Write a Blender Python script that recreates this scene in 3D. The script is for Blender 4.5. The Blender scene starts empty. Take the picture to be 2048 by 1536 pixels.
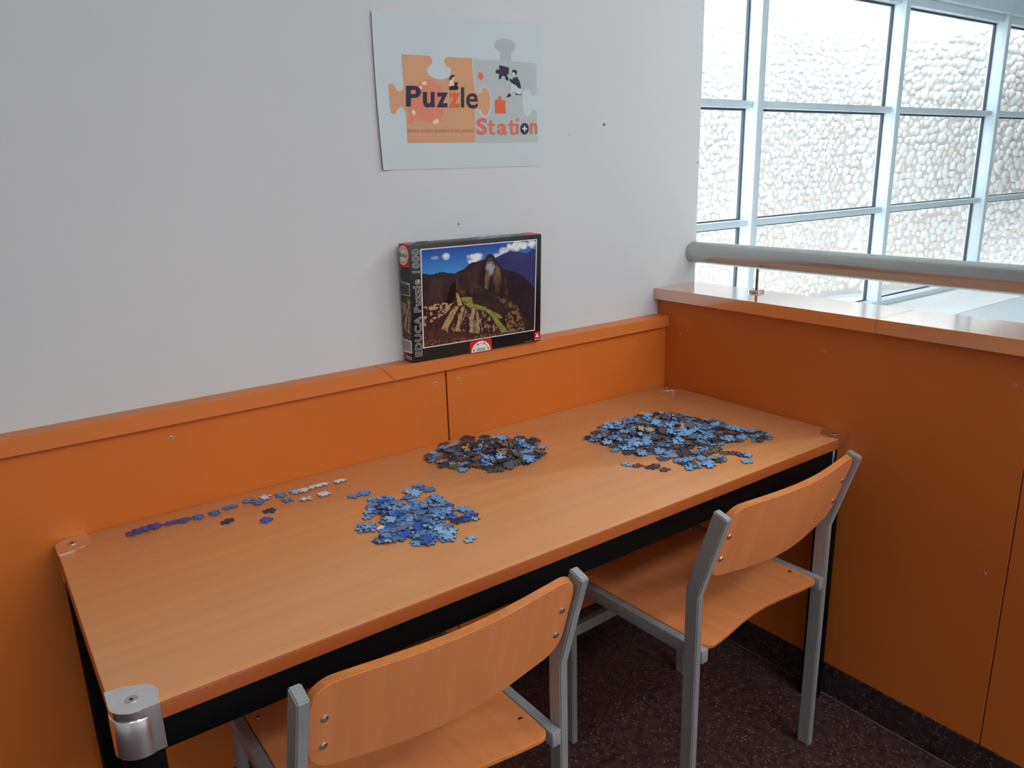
import bpy, bmesh, math, random
import numpy as np
from mathutils import Vector, Matrix, Euler, noise
random.seed(7)
C = bpy.context.scene.collection
scn = bpy.context.scene

# ------------------------------------------------------------------ camera
CAM = Vector((-1.6566, -1.5293, 1.3539))
ROT = Euler((1.2978, 0.0278, -0.6293))
FPX = 1533.83
cd = bpy.data.cameras.new('camera'); cam = bpy.data.objects.new('camera', cd); C.objects.link(cam)
cam.location = CAM; cam.rotation_euler = ROT
cd.sensor_width = 36; cd.lens = FPX*36/2048; cd.clip_start = 0.02; cd.clip_end = 200
scn.camera = cam

# ------------------------------------------------------------------ world, sun, lamps, exposure
w = bpy.data.worlds.new('world'); scn.world = w; w.use_nodes = True
bg = w.node_tree.nodes['Background']
bg.inputs[0].default_value = (0.80, 0.92, 1.0, 1); bg.inputs[1].default_value = 6.2

def lamp(kind, name, loc, rot, energy, col, **kw):
    l = bpy.data.lights.new(name, kind); l.energy = energy; l.color = col
    for k, v in kw.items(): setattr(l, k, v)
    o = bpy.data.objects.new(name, l); C.objects.link(o); o.location = loc; o.rotation_euler = rot
    return o
# noon sun from beyond the stone wall, high over the windows
lamp('SUN', 'sun', (6, 8, 10), (math.radians(-3), math.radians(2), 0), 5.0, (1, .97, .92), angle=math.radians(.6))
# ceiling luminaires of the reading room
for (x, y, e) in ((1.8, -1.9, 34), (0.2, -2.9, 42), (3.0, -4.0, 34), (-1.0, -4.2, 60), (-2.8, -2.6, 8), (-3.6, -4.4, 8)):
    lamp('AREA', 'ceiling_lamp', (x, y, 3.12), (0, 0, 0), e, (.97, .985, 1), shape='RECTANGLE', size=1.2, size_y=.6)

vs = scn.view_settings
vs.view_transform = 'Standard'; vs.look = 'None'; vs.gamma = 1.0; vs.exposure = 0.0; vs.use_curve_mapping = False

# ------------------------------------------------------------------ helpers
def srgb(r, g, b):
    f = lambda c: (c/255/12.92) if c/255 <= .04045 else ((c/255+.055)/1.055)**2.4
    return (f(r), f(g), f(b), 1)

def mat(name, col, rough=.5, metal=0, spec=.5, coat=0, emis=None):
    m = bpy.data.materials.new(name); m.use_nodes = True
    b = m.node_tree.nodes['Principled BSDF']
    b.inputs['Base Color'].default_value = (*col[:3], 1); b.inputs['Roughness'].default_value = rough
    b.inputs['Metallic'].default_value = metal; b.inputs['Specular IOR Level'].default_value = spec
    b.inputs['Coat Weight'].default_value = coat
    return m

def nodes(m): return m.node_tree.nodes, m.node_tree.links, m.node_tree.nodes['Principled BSDF']

def grain(m, c1, c2, scale, stretch, detail=4, rough_var=None, bump=0, contrast=(.35, .65)):
    """procedural streaks or mottling between two colours"""
    N, L, b = nodes(m)
    tc = N.new('ShaderNodeTexCoord'); mp = N.new('ShaderNodeMapping'); mp.inputs['Scale'].default_value = stretch
    nz = N.new('ShaderNodeTexNoise'); nz.inputs['Scale'].default_value = scale; nz.inputs['Detail'].default_value = detail
    cr = N.new('ShaderNodeValToRGB'); cr.color_ramp.elements[0].position = contrast[0]; cr.color_ramp.elements[1].position = contrast[1]
    cr.color_ramp.elements[0].color = (*c1[:3], 1); cr.color_ramp.elements[1].color = (*c2[:3], 1)
    L.new(tc.outputs['Object'], mp.inputs[0]); L.new(mp.outputs[0], nz.inputs['Vector'])
    L.new(nz.outputs['Fac'], cr.inputs[0]); L.new(cr.outputs[0], b.inputs['Base Color'])
    if bump:
        bp = N.new('ShaderNodeBump'); bp.inputs['Strength'].default_value = bump; bp.inputs['Distance'].default_value = .002
        L.new(nz.outputs['Fac'], bp.inputs['Height']); L.new(bp.outputs[0], b.inputs['Normal'])
    return m

M = {}
M['plaster'] = grain(mat('white_plaster', (.8, .8, .8), .75, spec=.3), (.565, .590, .605), (.600, .620, .632), 1.3, (1, 1, 1), 5, bump=.05)
M['paint'] = mat('room_paint', (.72, .72, .72), .8)
M['beech'] = grain(mat('beech_laminate', (.6, .3, .12), .27, spec=.55), (.66, .278, .098), (.76, .338, .134), 2.6, (.5, 15, 7), 8, contrast=(.15, .85))
M['beech_edge'] = grain(mat('beech_edge_band', (.4, .15, .05), .4), (.36, .085, .018), (.42, .105, .025), 4, (.5, 6, 6))
M['ply'] = grain(mat('beech_plywood', (.5, .22, .1), .38), (.68, .232, .078), (.74, .265, .092), 5.0, (9, 1, .5), 5)
M['ply_edge'] = grain(mat('plywood_edge', (.5, .2, .05), .4), (.50, .165, .030), (.60, .21, .045), 30, (1, 1, 8))
M['panel'] = grain(mat('varnished_board', (.45, .14, .03), .45, spec=.35), (.56, .140, .019), (.61, .158, .024), 2.2, (1, 1, .6), 3)
M['panel_edge'] = mat('board_edge', (.62, .175, .034), .42)
M['ledge'] = mat('glossy_board', (.66, .24, .07), .13, spec=1.0, coat=1)
M['ledge'].node_tree.nodes['Principled BSDF'].inputs['IOR'].default_value = 2.0; M['ledge'].node_tree.nodes['Principled BSDF'].inputs['Coat IOR'].default_value = 2.3
M['ledge'].node_tree.nodes['Principled BSDF'].inputs['Coat Roughness'].default_value = .10
M['gap'] = mat('red_joint', (.10, .004, .002), .8)
M['black'] = mat('black_steel', (.0025, .0025, .003), .6, spec=.12)
M['chrome'] = grain(mat('satin_chrome', (.6, .6, .6), .22, 1), (.80, .82, .83), (.86, .88, .89), 40, (1, 1, 1))
M['chrome2'] = mat('polished_chrome', (.7, .68, .66), .1, 1)
M['steel'] = grain(mat('silver_tube', (.4, .42, .43), .42, .35), (.34, .355, .36), (.38, .395, .40), 60, (1, 1, .2))
M['tube'] = mat('brushed_handrail', (.47, .48, .46), .27, .85)
M['screw'] = mat('screw_metal', (.6, .58, .55), .3, 1)
M['screw_dull'] = mat('countersunk_screw', (.55, .42, .33), .5, .3)
M['hole'] = mat('dark_socket', (.02, .015, .012), .8)
M['alu'] = grain(mat('white_aluminium', (.7, .8, .84), .35), (.68, .78, .83), (.72, .82, .86), 8, (1, 1, 1))
M['gasket'] = mat('dark_gasket', (.05, .06, .08), .6)
M['mortar'] = grain(mat('pink_mortar', (.6, .55, .53), .9), (.60, .53, .505), (.70, .635, .605), 1.1, (1, 1, 1), 4)
M['ground'] = mat('pale_gravel', (.6, .59, .57), .9)
M['atrium'] = mat('pale_floor', (.66, .70, .73), .4)

# terrazzo: dark red-brown chips
def terrazzo(name, base, fleck, rough):
    m = mat(name, base, rough); N, L, b = nodes(m)
    tc = N.new('ShaderNodeTexCoord'); v = N.new('ShaderNodeTexVoronoi'); v.inputs['Scale'].default_value = 240
    wn = N.new('ShaderNodeMapRange'); wn.inputs[1].default_value = .90; wn.inputs[2].default_value = .97
    sep = N.new('ShaderNodeSeparateColor'); L.new(tc.outputs['Object'], v.inputs['Vector']); L.new(v.outputs['Color'], sep.inputs[0])
    L.new(sep.outputs[0], wn.inputs[0])
    nz = N.new('ShaderNodeTexNoise'); nz.inputs['Scale'].default_value = 55; nz.inputs['Detail'].default_value = 5
    L.new(tc.outputs['Object'], nz.inputs['Vector'])
    cr = N.new('ShaderNodeValToRGB'); cr.color_ramp.elements[0].position = .35; cr.color_ramp.elements[1].position = .7
    cr.color_ramp.elements[0].color = (base[0]*.6, base[1]*.6, base[2]*.6, 1); cr.color_ramp.elements[1].color = (base[0]*1.7, base[1]*1.6, base[2]*1.5, 1)
    L.new(nz.outputs['Fac'], cr.inputs[0])
    mx = N.new('ShaderNodeMix'); mx.data_type = 'RGBA'; mx.inputs[7].default_value = (*fleck, 1)
    L.new(wn.outputs[0], mx.inputs[0]); L.new(cr.outputs[0], mx.inputs[6]); L.new(mx.outputs[2], b.inputs['Base Color'])
    return m
M['terrazzo'] = terrazzo('dark_terrazzo', (.052, .026, .028), (.17, .12, .105), .5)
M['skirting'] = terrazzo('terrazzo_skirting', (.034, .018, .021), (.16, .11, .10), .4)
M['grout'] = mat('grey_grout', (.10, .09, .085), .9)

# glass: clear, a little reflective
g = bpy.data.materials.new('window_glass'); g.use_nodes = True; N = g.node_tree.nodes; L = g.node_tree.links
N.remove(N['Principled BSDF']); tr = N.new('ShaderNodeBsdfTransparent'); gl = N.new('ShaderNodeBsdfGlossy'); gl.inputs['Roughness'].default_value = .02
tr.inputs[0].default_value = (.97, .985, .98, 1)
fr = N.new('ShaderNodeLayerWeight'); pw = N.new('ShaderNodeMath'); pw.operation = 'POWER'; pw.inputs[1].default_value = 4; ad = N.new('ShaderNodeMath'); ad.operation = 'MULTIPLY_ADD'
ad.inputs[1].default_value = .5; ad.inputs[2].default_value = .04; mx = N.new('ShaderNodeMixShader')
L.new(fr.outputs['Facing'], pw.inputs[0]); L.new(pw.outputs[0], ad.inputs[0]); L.new(ad.outputs[0], mx.inputs[0]); L.new(tr.outputs[0], mx.inputs[1]); L.new(gl.outputs[0], mx.inputs[2]); L.new(mx.outputs[0], N['Material Output'].inputs[0])
M['glass'] = g

# materials whose colour comes from the object or from a colour attribute
m = mat('printed_card', (.5, .5, .5), .45, spec=.4); N, L, b = nodes(m); oi = N.new('ShaderNodeObjectInfo')
tc = N.new('ShaderNodeTexCoord'); nz = N.new('ShaderNodeTexNoise'); nz.inputs['Scale'].default_value = 260
L.new(tc.outputs['Object'], nz.inputs['Vector'])
mr = N.new('ShaderNodeMapRange'); mr.inputs[3].default_value = .65; mr.inputs[4].default_value = 1.35; L.new(nz.outputs['Fac'], mr.inputs[0])
mu = N.new('ShaderNodeVectorMath'); mu.operation = 'SCALE'; L.new(oi.outputs['Color'], mu.inputs[0]); L.new(mr.outputs[0], mu.inputs['Scale'])
L.new(mu.outputs[0], b.inputs['Base Color']); M['card'] = m
m = mat('printed_colour', (.5, .5, .5), .5, spec=.4); N, L, b = nodes(m); at_ = N.new('ShaderNodeVertexColor'); at_.layer_name = 'Col'
L.new(at_.outputs[0], b.inputs['Base Color']); M['print'] = m
m = mat('glossy_print', (.5, .5, .5), .25, spec=.5); N, L, b = nodes(m); at_ = N.new('ShaderNodeVertexColor'); at_.layer_name = 'Col'
L.new(at_.outputs[0], b.inputs['Base Color']); M['photo'] = m
m = mat('stone', (.6, .6, .6), .85); N, L, b = nodes(m); oi = N.new('ShaderNodeObjectInfo')
L.new(oi.outputs['Color'], b.inputs['Base Color']); M['stone'] = m
M['card_edge'] = mat('card_edge', (.06, .075, .11), .8)

def flat(name, col, rough=.6):
    if name not in M: M[name] = mat(name, col, rough, spec=.3)
    return M[name]

def link(name, me, mats, parent=None, loc=(0, 0, 0), rot=None):
    o = bpy.data.objects.new(name, me)
    for m in (mats if isinstance(mats, (list, tuple)) else [mats]):
        if m and m.name not in [x.name for x in me.materials if x]: me.materials.append(m)
    C.objects.link(o); o.location = loc
    if rot: o.rotation_euler = rot
    if parent: o.parent = parent
    return o

def from_bm(name, bm, mats, parent=None, smooth=False, loc=(0, 0, 0), rot=None):
    me = bpy.data.meshes.new(name)
    bmesh.ops.recalc_face_normals(bm, faces=bm.faces[:])
    bm.to_mesh(me); bm.free()
    if smooth:
        for p in me.polygons: p.use_smooth = True
        try: me.set_sharp_from_angle(angle=math.radians(35))
        except Exception: pass
    return link(name, me, mats, parent, loc, rot)

def add_box(bm, lo, hi, bevel=0, seg=2, mi=0):
    lo, hi = Vector(lo), Vector(hi)
    r = bmesh.ops.create_cube(bm, size=1)
    for v in r['verts']:
        v.co = Vector(((lo[i]+hi[i])/2 + v.co[i]*(hi[i]-lo[i]) for i in range(3)))
    fs = {f for v in r['verts'] for f in v.link_faces}
    for f in fs: f.material_index = mi
    if bevel:
        es = list({e for v in r['verts'] for e in v.link_edges})
        bmesh.ops.bevel(bm, geom=es, offset=bevel, segments=seg, affect='EDGES', profile=.5)

def box(name, lo, hi, m, parent=None, bevel=0, seg=2):
    bm = bmesh.new(); add_box(bm, lo, hi, bevel, seg)
    return from_bm(name, bm, m, parent, smooth=bevel > 0)

def prism(bm, pts, z0, z1, mi_top=0, mi_side=0, xf=None):
    """extrude a plan outline from z0 to z1"""
    n = len(pts); T = xf or (lambda p: p)
    a = [bm.verts.new(T(Vector((x, y, z0)))) for x, y in pts]; b_ = [bm.verts.new(T(Vector((x, y, z1)))) for x, y in pts]
    f1 = bm.faces.new(b_); f1.material_index = mi_top
    f2 = bm.faces.new(a[::-1]); f2.material_index = mi_top
    f1.normal_update(); f2.normal_update(); bmesh.ops.triangulate(bm, faces=[f1, f2], ngon_method='EAR_CLIP')
    for i in range(n):
        f = bm.faces.new((a[i], a[(i+1) % n], b_[(i+1) % n], b_[i])); f.material_index = mi_side

def lathe(bm, prof, cx, cy, seg=24, axis='z'):
    """revolve (r, h) pairs; closed at both ends"""
    rings = []
    for r, h in prof:
        ring = []
        for k in range(seg):
            a = 2*math.pi*k/seg; u, v = r*math.cos(a), r*math.sin(a)
            p = (cx+u, cy+v, h) if axis == 'z' else ((cx+u, h, cy+v) if axis == 'y' else (h, cx+u, cy+v))
            ring.append(bm.verts.new(p))
        rings.append(ring)
    for A, B in zip(rings, rings[1:]):
        for k in range(seg): bm.faces.new((A[k], A[(k+1) % seg], B[(k+1) % seg], B[k]))
    bm.faces.new(rings[0][::-1]); bm.faces.new(rings[-1])

def empty(name, loc, rot=(0, 0, 0)):
    o = bpy.data.objects.new(name, None); C.objects.link(o); o.location = loc; o.rotation_euler = rot; o.empty_display_size = .05
    return o

def tag(o, label, cat, group=None):
    o['label'] = label; o['category'] = cat
    if group: o['group'] = group
    return o

def struct(o): o['kind'] = 'structure'; return o

# measured points of the photograph turned into points on real planes
RM = ROT.to_matrix()
def ray(px, py): return RM @ Vector(((px-1024)/FPX, -(py-768)/FPX, -1))
def on_plane(px, py, p0, n):
    d = ray(px, py); return CAM + d*((Vector(p0)-CAM).dot(n)/d.dot(n))

# ------------------------------------------------------------------ dimensions (metres)
TZ, TL, TW, TT = .7225, 1.6, .599, .024          # table
YW = .0344                                        # white wall face; panel face is y=0
ZC, TCAP, OC = .9326, .0323, .0131                # cap of the back panelling
ZR, TR_, OR, XE = 1.0097, .0324, .0168, .1576     # ledge of the half wall
GAPX, GAPY = -.7543, -.9653

# ------------------------------------------------------------------ the room
wb = struct(box('wall_back', (-4.6, YW, 0), (XE, 2.27, 3.2), M['plaster']))
struct(box('wall_left', (-4.75, -5.2, 0), (-4.6, 2.6, 3.2), M['paint']))
struct(box('wall_front', (-4.6, -5.2, 0), (12, -5.05, 3.2), M['paint']))
struct(box('wall_far', (12, -5.2, 0), (12.15, 2.6, 3.2), M['paint']))
struct(box('ceiling', (-4.75, -5.2, 3.2), (12.15, 2.6, 3.35), M['paint']))
fl = struct(box('floor', (-4.6, -5.05, -.10), (XE, 0, -.006), M['grout']))
fa = struct(box('floor_atrium', (XE, -5.05, -.10), (12, 2.27, 0), M['atrium']))
box('painted_sun_strip', (XE+.001, 1.62, .0002), (11.99, 2.268, .004), mat('painted_sun_white', (.97, .97, .96), .35), fa, bevel=.001, seg=1)  # sun patch on the floor by the windows, put in as a white strip
# terrazzo tiles
me = None
bm = bmesh.new(); add_box(bm, (0.0006, .0006, -.006), (.3994, .3994, 0)); tile0 = from_bm('tile', bm, M['terrazzo'], fl, loc=(-.4, -.467-.4, 0))
ys = [-.467+.4*k for k in range(0, 2)]
for i in range(1, 9):
    for j in range(-3, 9):
        x, y = -.4*i, -.467-.4*j
        if y+.4 > .0 or y < -3.7: continue
        if i == 1 and j == 1: continue
        o = tile0.copy(); C.objects.link(o); o.parent = fl; o.location = (x, y, 0)
bm = bmesh.new()
add_box(bm, (-3.2, -.067, -.006), (0, 0, 0)); add_box(bm, (-4.6, -5.05, -.006), (-3.2006, 0, 0)); add_box(bm, (-3.2, -5.05, -.006), (0, -3.668, 0))
o = from_bm('floor_border', bm, M['terrazzo'], fl)

# back panelling: boards, cap and screws are parts of the back wall
def screw_at(parent, p, n, r=.0042, name='screw'):
    bm = bmesh.new(); lathe(bm, [(r, 0), (r*.95, .0006), (r*.7, .0010)], 0, 0, 14)
    bmesh.ops.translate(bm, verts=bm.verts, vec=(0, 0, 0)); 
    n_ = len(bm.faces)
    lathe(bm, [(r*.42, .0008), (r*.40, .0013)], 0, 0, 8)
    bm.faces.ensure_lookup_table()
    for f in bm.faces[n_:]: f.material_index = 1
    q = Vector(n).to_track_quat('Z', 'Y').to_euler()
    o = from_bm(name, bm, [M['screw_dull'], M['hole']], parent, loc=p, rot=q)
    return o
tp = struct(empty('trim_2', (0, 0, 0)))
P1 = box('wainscot_panel', (-4.6, 0, 0), (GAPX-.002, YW-.001, ZC-TCAP), M['panel'], tp, bevel=.0006, seg=1)
P2 = box('wainscot_panel', (GAPX+.002, 0, 0), (-.0005, YW-.001, ZC-TCAP), M['panel'], tp, bevel=.0006, seg=1)
box('joint_strip', (GAPX-.002, .004, 0), (GAPX+.002, YW-.001, ZC-TCAP), M['gap'], tp)
for x, z, p in ((-1.3755, .872, P1), (-.7834, .871, P1), (-.7212, .870, P2), (-2.0, .872, P1)):
    screw_at(p, (x, 0, z), (0, -1, 0))
# cap boards, scarf joint
trim = struct(empty('trim_1', (0, 0, 0)))
def cap_board(x0a, x0b, x1a, x1b):
    """a/b: x at the top and at the bottom of the end cut"""
    bm = bmesh.new(); z0, z1 = ZC-TCAP+.0004, ZC
    v = [bm.verts.new(p) for p in ((x0b, -OC, z0), (x1b, -OC, z0), (x1b, YW-.0006, z0), (x0b, YW-.0006, z0), (x0a, -OC, z1), (x1a, -OC, z1), (x1a, YW-.0006, z1), (x0a, YW-.0006, z1))]
    for q in ((0, 1, 2, 3), (4, 5, 6, 7), (0, 1, 5, 4), (1, 2, 6, 5), (2, 3, 7, 6), (3, 0, 4, 7)): bm.faces.new([v[k] for k in q])
    bmesh.ops.bevel(bm, geom=bm.edges[:], offset=.0008, segments=1, affect='EDGES')
    return from_bm('cap_board', bm, M['panel_edge'], trim)
cap_board(-4.6, -4.6, -.9253, -.8963); cap_board(-.9243, -.8953, -.0006, -.0006)
for px, py, r in ((1208, 249, .0035), (1138, 270, .0012), (917, 448, .002), (1395, 325, .0018)):
    p = on_plane(px, py, (0, YW, 0), Vector((0, 1, 0)))
    bm = bmesh.new(); lathe(bm, [(r*.7, 0), (r, .001), (r*.6, .002)], 0, 0, 10)
    from_bm('nail', bm, flat('nail_grey', (.10, .10, .10)), wb, loc=(p.x, YW, p.z), rot=(math.pi/2, 0, 0))
# half wall on the right
wr = struct(box('wall_right', (.018, -4.2, 0), (XE-.004, YW-.0005, ZR-TR_-.0005), M['panel']))
Q1 = box('wainscot_panel', (0, GAPY+.0012, .0895), (.018, YW-.0006, ZR-TR_-.0003), M['panel'], wr, bevel=.0006, seg=1)
Q2 = box('wainscot_panel', (0, -4.2, .0895), (.018, GAPY-.0012, ZR-TR_-.0003), M['panel'], wr, bevel=.0006, seg=1)
box('joint_strip', (.006, GAPY-.0012, .0895), (.018, GAPY+.0012, ZR-TR_-.0005), M['hole'], wr)
for y, z, p in ((-.5111, .911, Q1), (-.9266, .915, Q1), (-.9251, .4975, Q1), (-.0546, .883, Q1)):
    screw_at(p, (0, y, z), (-1, 0, 0), .0030)
for y0, y1 in ((-.6395, YW-.0006), (-4.2, -.6403)):
    bm = bmesh.new(); add_box(bm, (-OR, y0, ZR-TR_), (XE, y1, ZR), .0006, 1)
    from_bm('ledge_board', bm, M['ledge'], wr)
# terrazzo skirting pieces
br = struct(empty('baseboard_right', (0, 0, 0)))
y = -.0660
edges = [0, -.0665]+[-.0665-.4*k for k in range(1, 11)]
for a, b_ in zip(edges, edges[1:]): box('skirting_tile', (-.0035, b_+.0006, .0004), (.0175, a-.0006, .0892), M['skirting'], br, bevel=.0007, seg=1)
box('grout_line', (-.0060, -4.06, 0), (-.0036, -.001, .0012), flat('pale_grout', (.17, .15, .14)), br)
bb = struct(empty('baseboard_back', (0, 0, 0)))
for k in range(11): box('skirting_tile', (-.4*(k+1)-.004+.0006, -.012, .0004), (-.4*k-.004-.0006, -.0004, .0892), M['skirting'], bb, bevel=.0007, seg=1)

# ------------------------------------------------------------------ window wall
YF, YG = 2.262, 2.385                              # front of the mullions, glass
win = struct(empty('window_1', (0, YG, 0)))
def wpart(name, lo, hi, m, bevel=.003): 
    o = box(name, lo, hi, m, None, bevel=bevel, seg=2); o.parent = win; o.matrix_parent_inverse = win.matrix_world.inverted()
    o.location = (0, -YG, 0); o.matrix_parent_inverse = Matrix(); return o
PIT, X1 = 1.945, 3.44                             # mullion pitch, right edge of the first mullion seen
mx_ = [X1+PIT*k for k in range(-1, 5)]
TRZ = [.03, .90, 1.77, 2.655]
for x in mx_:
    wpart('mullion', (x-.072, YF, 0), (x, YG+.03, 2.70), M['alu'])
xs = [XE-.02]+mx_+[12.0]
for a, b_ in zip(xs, xs[1:]):
    x0 = a; x1 = b_-.072
    if b_ == 12.0: x1 = 12
    for z0, z1 in zip(TRZ, TRZ[1:]):
        wpart('pane', (x0+.012, YG-.003, z0+.02), (x1-.012, YG+.003, z1-.02), M['glass'], 0)
        for lo, hi in (((x0, YG-.012, z0+.025), (x0+.014, YG+.012, z1-.025)), ((x1-.014, YG-.012, z0+.025), (x1, YG+.012, z1-.025))):
            wpart('gasket', lo, hi, M['gasket'], 0)
        wpart('gasket', (x0+.014, YG-.012, z1-.040), (x1-.014, YG+.012, z1-.0255), M['gasket'], 0)
        wpart('gasket', (x0+.014, YG-.012, z0+.0255), (x1-.014, YG+.012, z0+.034), M['gasket'], 0)
    for z in TRZ[1:3]:
        wpart('transom', (x0+.0005, YF+.045, z-.025), (x1-.0005, YG+.03, z+.025), M['alu'])
    wpart('sill', (x0+.0005, YF+.001, 0), (x1-.0005, YG+.03, .055), M['alu'])
    wpart('head_rail', (x0+.0005, YF+.045, 2.63), (x1-.0005, YG+.03, 2.70), M['alu'])
struct(box('wall_header', (XE, YF-.02, 2.70), (12, 2.45, 3.2), M['alu']))

# ------------------------------------------------------------------ outside: stone wall and ground
struct(box('ground_outside', (-3, 2.41, -.5), (16, 9, -.35), M['ground']))
KX, KY = 7.55, 4.1                                # corner where the wall turns
segs = [((3.6, KY), (KX, KY), .080), ((KX, KY), (11.9, 2.75), .104)]
ws = struct(empty('wall_outside', (0, 0, 0)))
for (a, b_, s) in segs:
    a3, b3 = Vector((*a, 0)), Vector((*b_, 0)); d = (b3-a3); Ls = d.length; d.normalize(); n = Vector((d.y, -d.x, 0))
    bm = bmesh.new(); c = [a3, b3, b3-n*.25, a3-n*.25]
    prism(bm, [(p.x, p.y) for p in c], -.35, 3.9); from_bm('mortar_bed', bm, M['mortar'], ws)
stone_me = []
for k in range(7):
    bm = bmesh.new(); rings = []
    ph = [random.uniform(.74, 1.2) for _ in range(8)]
    for r, h in ((1.0, 0), (.92, .45), (.62, .82)):
        rings.append([bm.verts.new((r*ph[i]*math.cos(i*math.pi/4+.2), r*ph[i]*math.sin(i*math.pi/4+.2), h+random.uniform(-.06, .06)*(h > 0))) for i in range(8)])
    for A, B in zip(rings, rings[1:]):
        for i in range(8): bm.faces.new((A[i], A[(i+1) % 8], B[(i+1) % 8], B[i]))
    t = bm.verts.new((random.uniform(-.1, .1), random.uniform(-.1, .1), 1))
    for i in range(8): bm.faces.new((rings[-1][i], rings[-1][(i+1) % 8], t))
    me = bpy.data.meshes.new('stone'); bm.to_mesh(me); bm.free(); me.materials.append(M['stone'])
    for p in me.polygons: p.use_smooth = True
    stone_me.append(me)
cand = []
for (a, b_, s) in segs:
    a3, b3 = Vector((*a, 0)), Vector((*b_, 0)); d = (b3-a3); Ls = d.length; d.normalize(); n = Vector((d.y, -d.x, 0))
    nx, nz = int(Ls/s), int(4.1/(s*.88))
    for j in range(nz):
        for i in range(nx):
            u = (i+.5+.5*(j % 2)+random.uniform(-.32, .32))*s; z = -.3+(j+.5+random.uniform(-.32, .32))*s*.88
            if u > Ls+.02 or z > 3.8: continue
            p = a3+d*u; p.z = z
            sz = s*random.choice((random.uniform(.40, .60), random.uniform(.52, .72)))
            Mx = Matrix((d, Vector((0, 0, 1)), n)).transposed().to_4x4()
            R_ = Mx @ Matrix.Rotation(random.uniform(0, 6.28), 4, 'Z')
            g_ = .5*noise.noise(p*1.2)+.5*random.uniform(-1, 1)
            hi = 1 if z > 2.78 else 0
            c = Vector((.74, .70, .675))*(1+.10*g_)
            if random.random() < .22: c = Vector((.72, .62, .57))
            if hi: c = Vector((.90, .90, .88))*(1+.03*g_)  # brighter light on the upper wall put into the stone colour
            cand.append((p, R_, Vector((sz*random.uniform(.85, 1.15), sz*random.uniform(.7, .95), sz*random.uniform(.30, .55))), c))
def appear(q):
    v = RM.transposed() @ (q[0]-CAM); x, y = 1024+FPX*v.x/-v.z, 768-FPX*v.y/-v.z
    ok = 1385 < x < 2060 and -10 < y < 620
    return (q[2].x*q[2].y/(v.z*v.z)) if ok else -1
cand.sort(key=appear, reverse=True)
cand = [q for q in cand if appear(q) > 0 or random.random() < .8]
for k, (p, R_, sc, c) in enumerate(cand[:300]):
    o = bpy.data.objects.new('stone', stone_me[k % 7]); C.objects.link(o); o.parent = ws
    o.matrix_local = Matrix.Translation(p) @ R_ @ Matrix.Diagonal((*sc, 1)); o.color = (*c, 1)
V, F, K = [], [], []
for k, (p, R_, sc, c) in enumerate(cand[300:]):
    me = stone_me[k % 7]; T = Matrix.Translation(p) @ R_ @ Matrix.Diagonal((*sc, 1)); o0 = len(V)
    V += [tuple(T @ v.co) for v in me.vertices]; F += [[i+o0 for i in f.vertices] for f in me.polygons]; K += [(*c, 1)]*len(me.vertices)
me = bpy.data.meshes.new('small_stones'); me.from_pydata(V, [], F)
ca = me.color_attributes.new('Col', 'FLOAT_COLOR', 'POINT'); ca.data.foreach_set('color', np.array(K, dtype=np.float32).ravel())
for p in me.polygons: p.use_smooth = True
o = link('small_stones', me, M['print'], ws); o['kind'] = 'stuff'

# ------------------------------------------------------------------ handrail over the ledge
XT, ZT, RT = .145, 1.1005, .0315
hr = empty('handrail', (XT, YW, ZT))
tag(hr, 'thick brushed metal handrail tube running above the orange ledge of the half wall', 'handrail')
bm = bmesh.new(); lathe(bm, [(RT-.002, 0), (RT, -.002), (RT, -4.2), (RT-.002, -4.202)], 0, 0, 48, 'y'); from_bm('rail_tube', bm, M['tube'], hr, True)
for yy in (-.2540, -1.75, -3.2):
    xx = .118-XT
    bm = bmesh.new(); lathe(bm, [(.0036, ZR+.006-ZT), (.0036, -RT+.004)], xx, yy, 16); from_bm('post', bm, mat('dark_post', (.16, .10, .09), .35, .7), hr, True)
    bm = bmesh.new(); lathe(bm, [(.0195, ZR+.0003-ZT), (.0205, ZR+.002-ZT), (.0205, ZR+.006-ZT), (.019, ZR+.0075-ZT), (.006, ZR+.0078-ZT)], xx, yy, 36)
    from_bm('base_flange', bm, M['chrome2'], hr, True)

# ------------------------------------------------------------------ table
tb = tag(empty('table', (-TL/2, -TW/2, 0)), 'long beech laminate table with black frame pushed into the panelled corner', 'table')
off = Vector((TL/2, TW/2, 0))
def tpart(name, bm, m, smooth=False):
    bmesh.ops.translate(bm, verts=bm.verts, vec=off); return from_bm(name, bm, m, tb, smooth)
RC = .030
def rrect(x0, y0, x1, y1, r, n=6):
    pts = []
    for cx, cy, a0 in ((x1-r, y1-r, 0), (x0+r, y1-r, 90), (x0+r, y0+r, 180), (x1-r, y0+r, 270)):
        for k in range(n+1):
            a = math.radians(a0+90*k/n); pts.append((cx+r*math.cos(a), cy+r*math.sin(a)))
    return pts
bm = bmesh.new(); e = .0012
ring = lambda ins, z: [bm.verts.new((x, y, z)) for x, y in rrect(-TL+ins, -TW+ins, -e-ins, -e-ins, RC-ins*.5)]
rs = [ring(.0015, TZ-TT), ring(0, TZ-TT+.0015), ring(0, TZ-.0022), ring(.0008, TZ-.0006), ring(.0022, TZ)]
for A, B in zip(rs, rs[1:]):
    for i in range(len(A)):
        f = bm.faces.new((A[i], A[(i+1) % len(A)], B[(i+1) % len(A)], B[i])); f.material_index = 1
bm.faces.new(rs[-1]); bm.faces.new(rs[0][::-1])
tpart('tabletop', bm, [M['beech'], M['beech_edge']], True)
z1 = TZ-TT-.0006
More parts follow.
